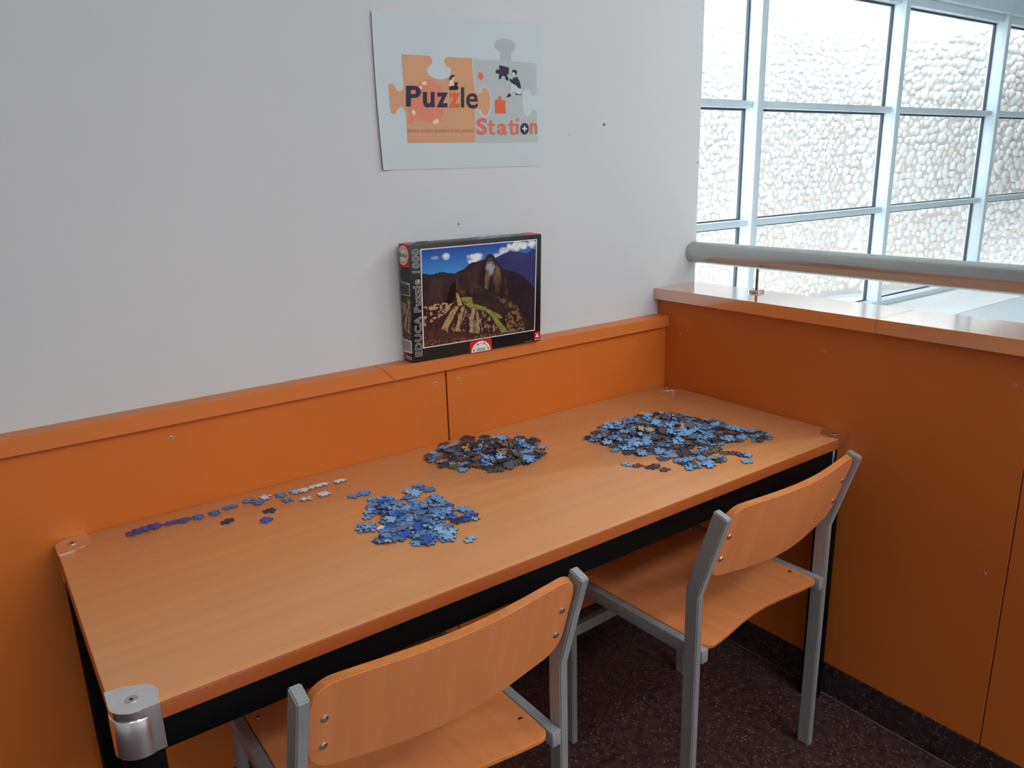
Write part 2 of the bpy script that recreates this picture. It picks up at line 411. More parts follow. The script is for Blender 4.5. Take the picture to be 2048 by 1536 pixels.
for nm, lo, hi in (('apron', (-TL+.045, -TW+.012, .646), (-.045, -TW+.037, z1)), ('apron', (-TL+.045, -.037, .640), (-.045, -.012, z1)),
                   ('apron', (-TL+.012, -TW+.045, .646), (-TL+.037, -.045, z1)), ('apron', (-.037, -TW+.045, .640), (-.012, -.045, z1))):
    bm = bmesh.new(); add_box(bm, lo, hi, .002); tpart(nm, bm, M['black'], True)
for sx, sy, X0, Y0 in ((1, 1, -TL, -TW), (-1, 1, 0, -TW), (1, -1, -TL, 0), (-1, -1, 0, 0)):
    g_ = .0012
    def tw(x, y): return (X0+sx*(x+g_ if X0 == 0 else x), Y0+sy*(y+g_ if Y0 == 0 else y))
    cx, cy = tw(.0285, .0285)
    bm = bmesh.new(); lathe(bm, [(.024, 0), (.0255, .004), (.0255, .656)], cx, cy, 28); tpart('leg', bm, M['black'], True)
    # corner bracket: plate on top, neck, barrel and two flanges
    bm = bmesh.new()
    pts = [(0, .066)]+[(.0285-.0290*math.cos(a), .0285-.0290*math.sin(a)) for a in [math.radians(q) for q in range(0, 91, 10)]]+[(.054, -.0006)]
    pts += [(.0545*math.cos(a)**.75, .066*math.sin(a)**.85) for a in [math.radians(q) for q in range(12, 84, 12)]]
    pts = [tw(*p) for p in pts]
    if sx*sy < 0: pts = pts[::-1]
    prism(bm, pts, TZ-.0002, TZ+.0012)
    lathe(bm, [(.0290, .7112), (.0292, TZ-.0030), (.0292, TZ+.0009)], cx, cy, 32)
    kb = .0310 if sy > 0 and sx > 0 else .0283
    lathe(bm, [(kb-.002, .6552), (kb, .6570), (kb, .7095), (kb-.001, .7110), (kb-.003, .7112)], cx, cy, 36)
    for (a, b_, c, d_) in ((.0285, -.0006, .0540, .0026), (-.0006, .0285, .0026, .0540))[:2 if sy > 0 else 1]:
        (xa, ya), (xb, yb) = tw(a, b_), tw(c, d_)
        add_box(bm, (min(xa, xb), min(ya, yb), .6575), (max(xa, xb), max(ya, yb), TZ+.0008), .0008, 2)
    bmesh.ops.translate(bm, verts=bm.verts, vec=off)
    bk = from_bm('corner_bracket', bm, M['chrome'], tb, True)
    bk['label'] = 'satin metal corner bracket'
    cxx, cyy = tw(.026, .029)
    bm = bmesh.new(); lathe(bm, [(.0085, TZ+.0012), (.0082, TZ+.0017)], cxx, cyy, 20); n_ = len(bm.faces); lathe(bm, [(.0028, TZ+.0017), (.0026, TZ+.0020)], cxx, cyy, 6)
    bm.faces.ensure_lookup_table()
    for f in bm.faces[n_:]: f.material_index = 1
    bmesh.ops.translate(bm, verts=bm.verts, vec=off); from_bm('hex_screw', bm, [M['screw'], M['hole']], bk, False)

# ------------------------------------------------------------------ chairs
def sweep(bm, path, w0, w1):
    """rectangular tube; path of (y_rear, y_front, z), x from w0 to w1, closed"""
    rings = []
    for (yr, yf, zr, zf) in path:
        rings.append([bm.verts.new(p) for p in ((w0, yr, zr), (w1, yr, zr), (w1, yf, zf), (w0, yf, zf))])
    for A, B in zip(rings, rings[1:]):
        for i in range(4): bm.faces.new((A[i], A[(i+1) % 4], B[(i+1) % 4], B[i]))
    bm.faces.new(rings[0][::-1]); bm.faces.new(rings[-1])
    bmesh.ops.recalc_face_normals(bm, faces=bm.faces[:])
    es = [e for e in bm.edges if len(e.link_faces) == 2 and e.calc_face_angle(0) > math.radians(40)]
    bmesh.ops.bevel(bm, geom=es, offset=.0022, segments=2, affect='EDGES')

def slab(us, lo, hi, surf, th, m_face=0, m_edge=1, nv=10):
    """curved board: columns us, from lo(u) to hi(u); surf(u,v) -> (point, normal)"""
    bm = bmesh.new(); top, bot = [], []
    for u in us:
        ct, cb = [], []
        for k in range(nv+1):
            v = lo(u)+(hi(u)-lo(u))*k/nv; p, n = surf(u, v)
            ct.append(bm.verts.new(p+n*th/2)); cb.append(bm.verts.new(p-n*th/2))
        top.append(ct); bot.append(cb)
    for i in range(len(us)-1):
        for k in range(nv):
            bm.faces.new((top[i][k], top[i+1][k], top[i+1][k+1], top[i][k+1])); bm.faces.new((bot[i][k], bot[i][k+1], bot[i+1][k+1], bot[i+1][k]))
    def rim(A, B):
        for i in range(len(A)-1):
            f = bm.faces.new((A[i], A[i+1], B[i+1], B[i])); f.material_index = m_edge
    rim([c[0] for c in top], [c[0] for c in bot]); rim([c[-1] for c in top], [c[-1] for c in bot]); rim(top[0], bot[0]); rim(top[-1], bot[-1])
    es = [e for e in bm.edges if len(e.link_faces) == 2 and e.link_faces[0].material_index != e.link_faces[1].material_index]
    bmesh.ops.recalc_face_normals(bm, faces=bm.faces[:])
    bmesh.ops.bevel(bm, geom=es, offset=.0014, segments=2, affect='EDGES')
    return bm
def columns(h, r, n=7, mid=22):
    a = [h-r+r*math.sin(math.pi/2*k/n) for k in range(n+1)]
    return sorted(set([round(-x, 6) for x in a]+[round(-h+r+(2*h-2*r)*k/mid, 6) for k in range(1, mid)]+[round(x, 6) for x in a]))
def corner(u, h, r):
    d = abs(u)-(h-r)
    return 0 if d <= 0 else r-math.sqrt(max(r*r-d*d, 0))

HW = .231
def make_chair():
    t = empty('chair', (0, 0, 0))
    for s in (-1, 1):
        w0, w1 = sorted((s*HW, s*(HW-.017)))
        bm = bmesh.new(); sweep(bm, [(.0, .030, 0, 0), (.0, .030, .578, .588), (-.0535, -.0245, .7535, .7625)], w0, w1); from_bm('leg', bm, M['steel'], t, True)
        w0, w1 = sorted((s*(HW-.0175), s*(HW-.034)))
        bm = bmesh.new(); sweep(bm, [(.366, .394, 0, 0), (.366, .394, .4270, .4270)], w0, w1); from_bm('leg', bm, M['steel'], t, True)
        w0, w1 = sorted((s*(HW-.0175), s*(HW-.036)))
        bm = bmesh.new(); add_box(bm, (w0, -.002, .4275), (w1, .396, .4560), .002); from_bm('side_rail', bm, M['steel'], t, True)
    bm = bmesh.new(); add_box(bm, (-HW+.0345, .370, .293), (HW-.0345, .390, .320), .002); from_bm('stretcher', bm, M['steel'], t, True)
    for yy in (.05, .34):
        bm = bmesh.new(); add_box(bm, (-HW+.0365, yy, .4290), (HW-.0365, yy+.018, .4430), .0015); from_bm('seat_support', bm, M['steel'], t, True)
    # seat
    h, r = HW-.037, .022
    lo = lambda u: .000+.018*max(0, math.cos(u/h*math.pi/2))**2+corner(u, h, r)
    hi = lambda u: .398-corner(u, h, r)
    def ss(u, v):
        z = .4515-.004*math.cos(u/h*math.pi/2)**2*math.sin(max(0, min(1, v/.36))*math.pi)-.9*max(0, v-.35)**2*6
        return Vector((u, v, z)), Vector((0, 0, 1))
    st = from_bm('seat', slab(columns(h, r), lo, hi, ss, .009, nv=16), [M['ply'], M['ply_edge']], t, True)
    for sx in (-1, 1):
        for yy in (.060, .345):
            bm = bmesh.new(); lathe(bm, [(.0045, 0), (.0042, .0010), (.0026, .0018)], sx*(h-.018), yy, 14)
            bmesh.ops.translate(bm, verts=bm.verts, vec=(0, 0, .4562)); from_bm('screw', bm, M['screw'], st, True)
    # backrest
    h, r = HW-.0178, .036
    zl, zh = .612, .765
    lo = lambda u: zl-.014*math.cos(u/h*math.pi/2)+corner(u, h, r); hi = lambda u: zh+.002*math.cos(u/h*math.pi/2)-corner(u, h, r)
    sl = -.0535/.1755
    def bs(u, v):
        c = math.cos(u/h*math.pi/2); y = sl*(v-.578)+.0150-.024*(c*c*.35+c*.65)
        return Vector((u, y, v)), Vector((.20*math.sin(u/h*math.pi/2)*-1, -1, sl)).normalized()
    bk = from_bm('backrest', slab(columns(h, r, 8), lo, hi, bs, .013, nv=10), [M['ply'], M['ply_edge']], t, True)
    for sx in (-1, 1):
        for v in (.654, .705):
            p, n = bs(sx*(h-.0200), v)
            bm = bmesh.new(); lathe(bm, [(.0055, 0), (.0050, .0018), (.0030, .0030), (.001, .0034)], 0, 0, 16)
            from_bm('rivet', bm, M['screw'], bk, True, loc=p+n*.0066, rot=n.to_track_quat('Z', 'Y').to_euler())
    return t
def copy_tree(o, parent=None):
    kids = list(o.children); c = o.copy(); C.objects.link(c); c.parent = parent
    for k in kids: copy_tree(k, c)
    return c
ch = make_chair(); ch2 = copy_tree(ch)
ch.location = (-1.1935, -.6965, .0005); ch.rotation_euler = (0, 0, math.radians(.5))
tag(ch, 'silver framed chair with curved plywood back at the near left half of the table', 'chair', 'chairs at the table')
ch2.location = (-.421, -.6905, .0005); ch2.rotation_euler = (0, 0, math.radians(2.2))
tag(ch2, 'silver framed plywood chair standing beside the right half wall', 'chair', 'chairs at the table')

# ------------------------------------------------------------------ prints and lettering
def to_mesh(cu_obj):
    dg = bpy.context.evaluated_depsgraph_get(); me = bpy.data.meshes.new_from_object(cu_obj.evaluated_get(dg))
    bpy.data.objects.remove(cu_obj); return me
def text_mesh(s, bold=0, space=1.0):
    cu = bpy.data.curves.new('lettering', 'FONT'); cu.body = s; cu.size = 1; cu.offset = bold; cu.space_character = space; cu.resolution_u = 4
    o = bpy.data.objects.new('lettering', cu); C.objects.link(o); bpy.context.view_layer.update(); return to_mesh(o)
def fit_text(name, s, quad, m, parent, bold=0, space=1.0, pad=0):
    """stretch a line of text into a quad: bottom-left, bottom-right, top-right, top-left"""
    me = text_mesh(s, bold, space); co = np.array([v.co[:] for v in me.vertices])
    x0, y0 = co[:, 0].min()-pad, co[:, 1].min()-pad; x1, y1 = co[:, 0].max()+pad, co[:, 1].max()+pad
    A, B, D, E_ = [Vector(q) for q in quad]
    for v in me.vertices:
        a, b_ = (v.co.x-x0)/(x1-x0), (v.co.y-y0)/(y1-y0)
        v.co = A*(1-a)*(1-b_)+B*a*(1-b_)+D*a*b_+E_*(1-a)*b_
    o = link(name, me, m, parent); return o
def poly(name, pts, m, parent):
    bm = bmesh.new(); vs_ = [bm.verts.new(p) for p in pts]
    f = bm.faces.new(vs_); f.normal_update(); bmesh.ops.triangulate(bm, faces=[f], ngon_method='EAR_CLIP')
    return from_bm(name, bm, m, parent)
def ell(cx, cy, rx, ry, rot=0, n=18):
    c, s = math.cos(rot), math.sin(rot)
    return [(cx+rx*math.cos(a)*c-ry*math.sin(a)*s, cy+rx*math.cos(a)*s+ry*math.sin(a)*c) for a in [2*math.pi*k/n for k in range(n)]]

# ---- poster (measured on a 4.2675x enlargement whose origin is 720,0)
po = tag(empty('poster', (0, 0, 0)), 'white paper poster with orange and grey jigsaw shapes on the white wall', 'poster')
UP = Vector((0, 1, 0))
def W(u, v, lay=1):
    p = on_plane(720+u/4.2675, v/4.2675, (0, YW, 0), UP); p.y = YW-.0009-.00025*lay; return p
q = [W(88, 88, 0), W(1560, 210, 0), W(1562, 1416, 0), W(188, 1452, 0)]
bm = bmesh.new(); nx, ny = 24, 8; gr = []
for j in range(ny+1):
    row = []
    for i in range(nx+1):
        a, b_ = i/nx, j/ny
        p = q[0]*(1-a)*(1-b_)+q[1]*a*(1-b_)+q[2]*a*b_+q[3]*(1-a)*b_
        p.y = YW-.0009-.006*max(0, 1-a/.07)**2*(.5+.5*b_)
        p.x += .0025*math.sin(b_*math.pi)*(1-a)*-1
        row.append(bm.verts.new(p))
    gr.append(row)
for j in range(ny):
    for i in range(nx): bm.faces.new((gr[j][i], gr[j][i+1], gr[j+1][i+1], gr[j+1][i]))
r_ = bmesh.ops.extrude_face_region(bm, geom=bm.faces[:]); bmesh.ops.translate(bm, verts=[v for v in r_['geom'] if isinstance(v, bmesh.types.BMVert)], vec=(0, .0003, 0))
from_bm('paper', bm, mat('poster_paper', (.525, .600, .630), .6), po, True)
PO = flat('print_orange', (.62, .325, .18)); PG = flat('print_grey', (.44, .49, .495)); PR = flat('print_red', (.68, .235, .145))
PZ = flat('print_scarlet', (.70, .13, .05)); PS = flat('print_coral', (.70, .16, .10)); PN = flat('print_navy', (.028, .024, .055)); PW = flat('print_white', (.53, .60, .635))
PK = flat('print_pale', (.80, .62, .50)); PT = flat('print_tan', (.42, .20, .11)); PL = flat('print_lilac', (.42, .455, .49)); PB = flat('print_black', (.015, .012, .015)); PC = flat('print_cog', (.72, .23, .13))
orange = [(352, 462), (590, 478), (612, 500), (610, 545), (575, 575), (568, 610), (590, 645), (640, 672), (700, 678), (750, 662), (775, 625), (770, 585), (735, 560), (715, 530), (722, 500), (745, 487), (955, 498), (962, 620), (970, 720), (985, 780), (1010, 800), (1030, 790), (1040, 755), (1065, 745), (1095, 775), (1112, 840), (1108, 920), (1090, 975), (1065, 990), (1042, 970), (1030, 935), (1005, 930), (980, 940), (985, 1080), (985, 1217), (403, 1220), (395, 1080), (388, 960), (375, 925), (345, 912), (320, 930), (305, 965), (285, 978), (250, 950), (222, 900), (212, 840), (218, 770), (240, 720), (270, 708), (290, 730), (310, 765), (335, 782), (360, 770), (370, 740), (362, 620)]
grey = [(965, 505), (1190, 515), (1500, 540), (1505, 700), (1505, 800), (1480, 822), (1455, 800), (1440, 765), (1410, 758), (1390, 790), (1382, 860), (1395, 950), (1420, 995), (1445, 985), (1460, 950), (1480, 935), (1505, 950), (1510, 1080), (1512, 1217), (992, 1220), (990, 1080), (986, 948), (1008, 944), (1030, 985), (1065, 1003), (1100, 985), (1122, 910), (1122, 830), (1100, 760), (1065, 733), (1030, 745), (1015, 785), (995, 785), (980, 720), (972, 620)]
knob = [(1190, 516), (1195, 445), (1160, 425), (1142, 385), (1160, 345), (1215, 328), (1275, 335), (1320, 365), (1328, 400), (1310, 435), (1285, 455), (1290, 521)]
def P(name, pts, m, lay): return poly(name, [W(u, v, lay) for u, v in pts], m, po)
P('printed_orange_piece', orange, PO, 1); P('printed_grey_piece', grey, PG, 1); P('printed_knob', knob, PL, 1)
P('printed_blob', [(540, 680), (600, 672), (660, 710), (700, 760), (712, 840), (705, 920), (715, 960), (690, 1030), (650, 1060), (580, 1040), (500, 1020), (440, 1000), (405, 940), (400, 850), (440, 760), (500, 720)], PR, 2)
for c in ((545, 710, 22, 18), (515, 748, 12, 16), (455, 960, 16, 24), (645, 1038, 28, 20)): P('printed_highlight', ell(*c, -.4), PK, 3)
P('printed_cog', [(412, 1000), (430, 985), (446, 1000), (448, 1015), (462, 1025), (455, 1042), (436, 1055), (420, 1048), (402, 1045), (404, 1025), (412, 1018)], PC, 3)
P('printed_cog', [(1008, 615), (1024, 625), (1040, 615), (1043, 640), (1056, 660), (1045, 672), (1025, 688), (1015, 672), (1000, 655), (1008, 640)], PS, 2)
def T(s, u0, v0, u1, v1, m, lay, bold=.02, dv=0): # v0 top, v1 baseline
    return fit_text('lettering', s, (W(u0, v1, lay), W(u1, v1+dv, lay), W(u1, v0+dv, lay), W(u0, v0, lay)), m, po, bold)
T('P', 390, 732, 517, 908, PN, 4, .03); T('u', 534, 785, 634, 918, PN, 4, .03); T('z', 650, 790, 748, 916, PN, 4, .03)
T('z', 756, 792, 853, 918, PZ, 4, .03); T('l', 860, 745, 886, 918, PN, 4, .02); T('e', 903, 795, 1003, 926, PN, 4, .012)
T('S', 993, 1008, 1083, 1150, PS, 4, .03); T('a', 1167, 1056, 1254, 1150, PS, 4, .02)
for u0 in (1086, 1262):
    P('lettering', [(u0+18, 1030), (u0+38, 1024), (u0+38, 1057), (u0+64, 1057), (u0+64, 1074), (u0+38, 1074), (u0+38, 1122), (u0+46, 1132), (u0+64, 1129), (u0+64, 1146), (u0+42, 1151), (u0+24, 1146), (u0+18, 1132), (u0+18, 1074), (u0, 1074), (u0, 1057), (u0+18, 1055)], PS, 4)
P('lettering', [(1330, 1058), (1351, 1058), (1352, 1145), (1331, 1146)], PS, 4); P('lettering', ell(1341, 1024, 13, 14), PS, 4)
T('n', 1447, 1050, 1511, 1144, PS, 4, .025)
T('entre todos juntamos las piezas', 406, 1093, 962, 1142, PT, 3, 0)
P('printed_ring', ell(1401, 1099, 36, 50), PN, 4)
P('printed_star', [(1401, 1062), (1408, 1088), (1428, 1099), (1408, 1110), (1401, 1136), (1394, 1110), (1374, 1099), (1394, 1088)], PW, 5)
P('printed_navy_piece', [(1186, 557), (1268, 577), (1266, 620), (1262, 690), (1240, 682), (1238, 658), (1222, 646), (1205, 655), (1200, 678), (1180, 674), (1184, 628), (1170, 632), (1156, 622), (1156, 602), (1170, 592), (1184, 600)], PN, 3)
P('printed_red_block', [(1147, 852), (1178, 852), (1176, 832), (1190, 817), (1204, 832), (1203, 855), (1237, 858), (1241, 967), (1152, 968)], PZ, 3)
P('printed_ghost_piece', [(1150, 735), (1175, 738), (1190, 720), (1205, 740), (1236, 738), (1240, 830), (1205, 832), (1190, 812), (1176, 830), (1150, 828)], flat('print_ghost', (.47, .50, .48)), 2)
# seated man and woman of the drawing
P('drawn_sweater', [(1300, 668), (1335, 655), (1358, 690), (1372, 755), (1350, 752), (1325, 725), (1290, 708), (1268, 680), (1278, 672), (1300, 685)], PN, 4)
P('drawn_hair', [(1294, 602), (1312, 594), (1335, 604), (1336, 630), (1326, 645), (1320, 622), (1296, 616)], PN, 4)
P('drawn_face', [(1296, 618), (1318, 622), (1322, 648), (1310, 660), (1296, 645)], flat('print_skin', (.62, .68, .70)), 4)
P('drawn_hand', [(1256, 632), (1270, 645), (1285, 672), (1268, 668), (1254, 650)], PW, 4)
P('drawn_trousers', [(1290, 712), (1325, 728), (1350, 756), (1378, 760), (1372, 800), (1330, 808), (1312, 770), (1290, 800), (1270, 802), (1275, 750)], PW, 4)
P('drawn_shoe', [(1268, 798), (1286, 806), (1278, 826), (1244, 830)], PN, 5); P('drawn_shoe', [(1326, 795), (1345, 805), (1380, 803), (1378, 808), (1326, 810)], PN, 5)
P('drawn_woman_hair', [(760, 665), (775, 645), (795, 638), (805, 650), (800, 660), (785, 658), (772, 680), (756, 684)], PB, 4)
P('drawn_woman_face', ell(794, 668, 9, 12), PK, 4)
P('drawn_woman_body', [(758, 690), (790, 680), (800, 720), (795, 742), (758, 740)], PK, 3)
P('drawn_woman_lap', [(756, 742), (780, 732), (830, 735), (840, 752), (825, 768), (760, 770)], PB, 4)
P('drawn_cat', [(800, 705), (808, 700), (812, 708), (830, 698), (832, 715), (822, 725), (838, 745), (800, 750), (805, 728)], PB, 5)

# ---- puzzle box, standing on the cap and leaning by a hair
BW, BH, BT = .3605, .2672, .0470
yaw, lean = -.0294, -.045
ba = Vector((math.cos(yaw), math.sin(yaw), 0)); bn = Vector((-math.sin(yaw), math.cos(yaw), 0))
bu = Vector((0, 0, 1))*math.cos(lean)+bn*math.sin(lean); bd = bn*math.cos(lean)-Vector((0, 0, 1))*math.sin(lean)
B0 = Vector((-.8466, -.0142, ZC+.0005))
pb = tag(empty('puzzle_box', B0), 'black jigsaw puzzle box with a mountain ruins picture on the panel cap', 'box')
BM = Matrix((ba, bd, bu)).transposed().to_4x4(); pb.rotation_euler = BM.to_euler()
def BL_(px, py, lay, plane=0):
    """photo point -> local point on the front (0), left side (1) or top (2) of the box"""
    n = (bd, ba, bu)[plane]; p0 = (B0, B0, B0+bu*BH)[plane]
    q_ = BM.to_3x3().transposed() @ (on_plane(px, py, p0, n)-B0)
    if plane == 0: q_.y = -.0002*lay
    elif plane == 1: q_.x = -.0002*lay
    else: q_.z = BH+.0002*lay
    return q_
Z2 = lambda u, v: (770+u/5.1206, 440+v/5.1206)
def BP(u, v, lay=1, plane=0):
    q_ = BL_(*Z2(u, v), lay, plane)
    q_.x = min(max(q_.x, -.0002*lay if plane == 1 else 0), BW); q_.z = min(max(q_.z, 0), BH+.0002*lay if plane == 2 else BH)
    if plane: q_.y = min(max(q_.y, 0), BT)
    return q_
bm = bmesh.new(); add_box(bm, (0, 0, .0), (BW, BT*.93, BH), .0015, 2)
from_bm('lid', bm, mat('box_black', (.006, .006, .007), .32), pb, True)
bm = bmesh.new(); add_box(bm, (.0015, BT*.5, .0015), (BW-.0015, BT, BH-.0015), .001, 1)
from_bm('tray', bm, mat('tray_card', (.05, .045, .04), .7), pb, True)
red = flat('box_red', (.62, .015, .02), .35); whi = flat('box_white', (.78, .78, .76), .4); blk = flat('box_ink', (.006, .006, .007), .35); cream = flat('box_cream', (.70, .45, .30), .4)
# printed picture, painted cell by cell
GW, GH = 190, 150
S_, T_ = np.meshgrid((np.arange(GW)+.5)/GW, (np.arange(GH)+.5)/GH)
rng = np.random.RandomState(3)
def fbm(fx, fy, seed, oct_=4):
    r = np.random.RandomState(seed); out = np.zeros_like(S_); amp = 1; tot = 0
    for o_ in range(oct_):
        nx_, ny_ = int(fx*2**o_)+2, int(fy*2**o_)+2; g_ = r.rand(ny_+1, nx_+1)
        x = S_*(nx_-1); y = T_*(ny_-1); xi, yi = x.astype(int), y.astype(int); xf, yf = x-xi, y-yi
        xf = xf*xf*(3-2*xf); yf = yf*yf*(3-2*yf)
        out += amp*((g_[yi, xi]*(1-xf)+g_[yi, xi+1]*xf)*(1-yf)+(g_[yi+1, xi]*(1-xf)+g_[yi+1, xi+1]*xf)*yf); tot += amp; amp *= .55
    return out/tot
def st_of(u, v):
    s = (u-(372+.026*(v-300)))/(1170-.045*(v-300)); top = 308-.0894*(u-370); h = 997-.0675*(u-370)
    return s, (v-top)/h
def inside(pts):
    P_ = [st_of(*p) for p in pts]; m_ = np.zeros_like(S_, bool); j = len(P_)-1
    for i in range(len(P_)):
        (xi, yi), (xj, yj) = P_[i], P_[j]
        c = ((yi > T_) != (yj > T_)) & (S_ < (xj-xi)*(T_-yi)/((yj-yi) if yj != yi else 1e-9)+xi); m_ ^= c; j = i
    return m_
def below(line):
    P_ = sorted(st_of(*p) for p in line); return T_ > np.interp(S_, [p[0] for p in P_], [p[1] for p in P_])+(fbm(30, 4, 9)-.5)*.02
lin_ = lambda r, g_, b_: np.array(srgb(r, g_, b_)[:3])
n1, n2, n3, n4 = fbm(6, 5, 1), fbm(26, 20, 2), fbm(60, 50, 5, 2), fbm(14, 3, 6)
img = lin_(30, 70, 160)[None, None]*(1-np.clip(T_/.3, 0, 1))[..., None]+lin_(70, 150, 215)[None, None]*np.clip(T_/.3, 0, 1)[..., None]
img = img*(1-.0*S_[..., None])
def blend(mask, col):
    global img
    a = np.clip(mask.astype(float), 0, 1)[..., None]; img = img*(1-a)+col*a
def cloud(u, v, ru, rv, k=1):
    s, t = st_of(u, v); d = ((S_-s)/(ru/1150))**2+((T_-t)/(rv/960))**2; blend(np.clip((1-d)*1.4+(n2-.5)*2.2, 0, 1)*k, lin_(235, 238, 240))
for c in ((605, 370, 45, 40, .9), (500, 385, 40, 18, .35), (900, 375, 90, 40, .95), (870, 420, 60, 40, .9), (1190, 320, 50, 45, .95), (1340, 265, 130, 60, 1), (1500, 245, 60, 50, 1), (1130, 360, 60, 25, .6)): cloud(*c)
mm = below([(1050, 400), (1110, 385), (1190, 345), (1260, 315), (1330, 325), (1440, 335), (1500, 290), (1550, 300)]) & (S_ > .58)
blend(mm, lin_(48, 52, 105)*(.7+.6*n1[..., None]))
mm = below([(1180, 500), (1290, 520), (1400, 570), (1480, 640), (1540, 700)]) & (S_ > .66); blend(mm, lin_(40, 32, 42)*(.6+.8*n2[..., None]))
mm = below([(370, 540), (450, 552), (560, 525), (680, 545), (780, 495), (860, 430), (950, 412), (1010, 400), (1060, 560), (1540, 1500)]); blend(mm, lin_(52, 38, 42)*(.6+.8*n2[..., None]))
# dark foot of the slopes
mm = inside([(600, 830), (640, 700), (700, 590), (760, 640), (860, 700), (900, 610), (960, 640), (990, 720), (1250, 800), (1400, 950), (1540, 1130), (380, 1310), (385, 830)]); blend(mm, lin_(50, 38, 36)*(.5+1.1*n2[..., None]))
# the peak
mm = inside([(900, 700), (950, 480), (985, 405), (1015, 360), (1045, 343), (1085, 362), (1112, 410), (1160, 480), (1215, 560), (1240, 700), (1255, 800), (1110, 760), (960, 700)])
stripes = np.clip((fbm(34, 5, 12)-.35)*2.4, 0, 1)
blend(mm, lin_(42, 32, 34)*(.7+.6*n2[..., None])); lit = inside([(1000, 520), (1060, 400), (1110, 440), (1165, 520), (1210, 600), (1235, 760), (1110, 750), (990, 690)])
blend(lit*(stripes*.85), lin_(140, 108, 86)); s, t = st_of(1050, 480); blend(np.clip(1-((S_-s)/.05)**2-((T_-t)/.09)**2+(n2-.5)*1.6, 0, 1)*.75, lin_(170, 172, 185))
mm = inside([(640, 760), (700, 595), (770, 680), (830, 740), (760, 770)]); blend(mm*np.clip((n2-.3)*2, 0, 1), lin_(100, 72, 55))
mm = inside([(820, 700), (890, 612), (960, 680), (985, 730), (880, 740)]); blend(mm*np.clip((n2-.3)*1.6, 0, 1), lin_(92, 66, 50))
mm = inside([(600, 840), (640, 690), (700, 600), (705, 760), (660, 850)]); blend(mm, lin_(22, 16, 20)[None, None]*np.ones_like(img))
# ruins
mm = inside([(390, 870), (520, 840), (700, 850), (760, 880), (1000, 930), (1150, 1010), (1220, 1160), (1100, 1190), (850, 1220), (400, 1300)]); blend(mm, lin_(62, 40, 38)*(.5+1.1*n3[..., None]))
mm = inside([(390, 880), (520, 840), (690, 840), (640, 900), (560, 980), (400, 1080)]); blend(mm*(n3 > .52), lin_(190, 150, 112))
mm = inside([(1200, 980), (1330, 860), (1400, 1000), (1420, 1130), (1230, 1160)]); blend(mm*(n3 > .5), lin_(128, 104, 70))
mm = inside([(1120, 780), (1240, 790), (1340, 900), (1200, 890)]); blend(mm*(n3 > .5), lin_(110, 86, 66))
tan = lin_(186, 150, 108)
for p in ([(690, 875), (732, 880), (668, 1010), (612, 1130), (560, 1110), (600, 1010)], [(762, 878), (790, 880), (760, 1010), (728, 1140), (690, 1135)], [(860, 905), (896, 905), (880, 1020), (868, 1155), (835, 1150), (846, 1010)], [(600, 870), (650, 850), (655, 890), (600, 950)], [(905, 925), (925, 940), (946, 1160), (915, 1160)], [(700, 740), (725, 740), (770, 870), (720, 870)]):
    blend(inside(p)*np.clip(.25+1.5*(n3-.12), 0, 1), tan)
blend(inside([(880, 1020), (905, 1020), (912, 1160), (870, 1160)]), lin_(96, 110, 52))
gr_ = lin_(126, 132, 66)*(.45+1.1*n3[..., None])
blend(inside([(745, 790), (800, 780), (860, 785), (870, 850), (1000, 885), (1040, 915), (1150, 965), (1180, 1000), (1130, 1010), (1180, 1070), (1235, 1140), (1180, 1175), (1110, 1060), (1060, 985), (1000, 925), (850, 900), (790, 860)]), gr_)
ruin = inside([(640, 880), (1010, 930), (1160, 1150), (600, 1150)])
blend(ruin*np.clip((fbm(70, 24, 21, 2)-.60)*6, 0, .8), lin_(168, 140, 118)*np.ones_like(img))
blend(inside([(390, 600), (700, 590), (900, 470), (960, 720), (600, 830), (390, 860)])*np.clip((n4-.55)*2, 0, .5), lin_(84, 62, 58)*np.ones_like(img))
blend((below([(380, 1120), (600, 1140), (900, 1165), (1250, 1160), (1530, 1120)]) & (S_ < .8)), lin_(74, 46, 42)*(.6+.9*n3[..., None]))
blend((below([(380, 1190), (600, 1230), (900, 1180), (1250, 1150)]) & (S_ < .7) & (n3 > .62)), lin_(120, 80, 66)*np.ones_like(img))
cq = [BP(398, 1305, 3), BP(1527, 1122, 3), BP(1547, 203, 3), BP(370, 308, 3)]
def painted(name, cq_, im, parent):
    h_, w_ = im.shape[:2]; A, B, D, E_ = [np.array(c) for c in cq_]
    a = np.linspace(0, 1, w_+1)[None, :, None]; b_ = np.linspace(1, 0, h_+1)[:, None, None]
    V_ = (A*(1-a)*(1-b_)+B*a*(1-b_)+D*a*b_+E_*(1-a)*b_).reshape(-1, 3)
    i, j = np.meshgrid(np.arange(w_), np.arange(h_)); k = (j*(w_+1)+i).ravel()
    F_ = np.stack([k+w_+1, k+w_+2, k+1, k], 1)
    me = bpy.data.meshes.new(name); me.from_pydata(V_.tolist(), [], F_.tolist())
    ca = me.color_attributes.new('Col', 'FLOAT_COLOR', 'CORNER')
    cc = np.ones((w_*h_, 4, 4), np.float32); cc[:, :, :3] = np.clip(im, 0, 1).reshape(-1, 1, 3); ca.data.foreach_set('color', cc.ravel())
    return link(name, me, M['photo'], parent)
fq = [BP(388, 1316, 2), BP(1534, 1130, 2), BP(1556, 194, 2), BP(360, 298, 2)]
poly('picture_frame', fq, whi, pb); painted('picture', cq, img, pb)
def BPoly(name, pts, m, lay, plane=0): return poly(name, [BP(u, v, lay, plane) for u, v in pts], m, pb)
def BText(s, quad, m, lay, bold=0, plane=0, space=1, pad=0): return fit_text('lettering', s, [BP(u, v, lay, plane) for u, v in quad], m, pb, bold, space, pad)
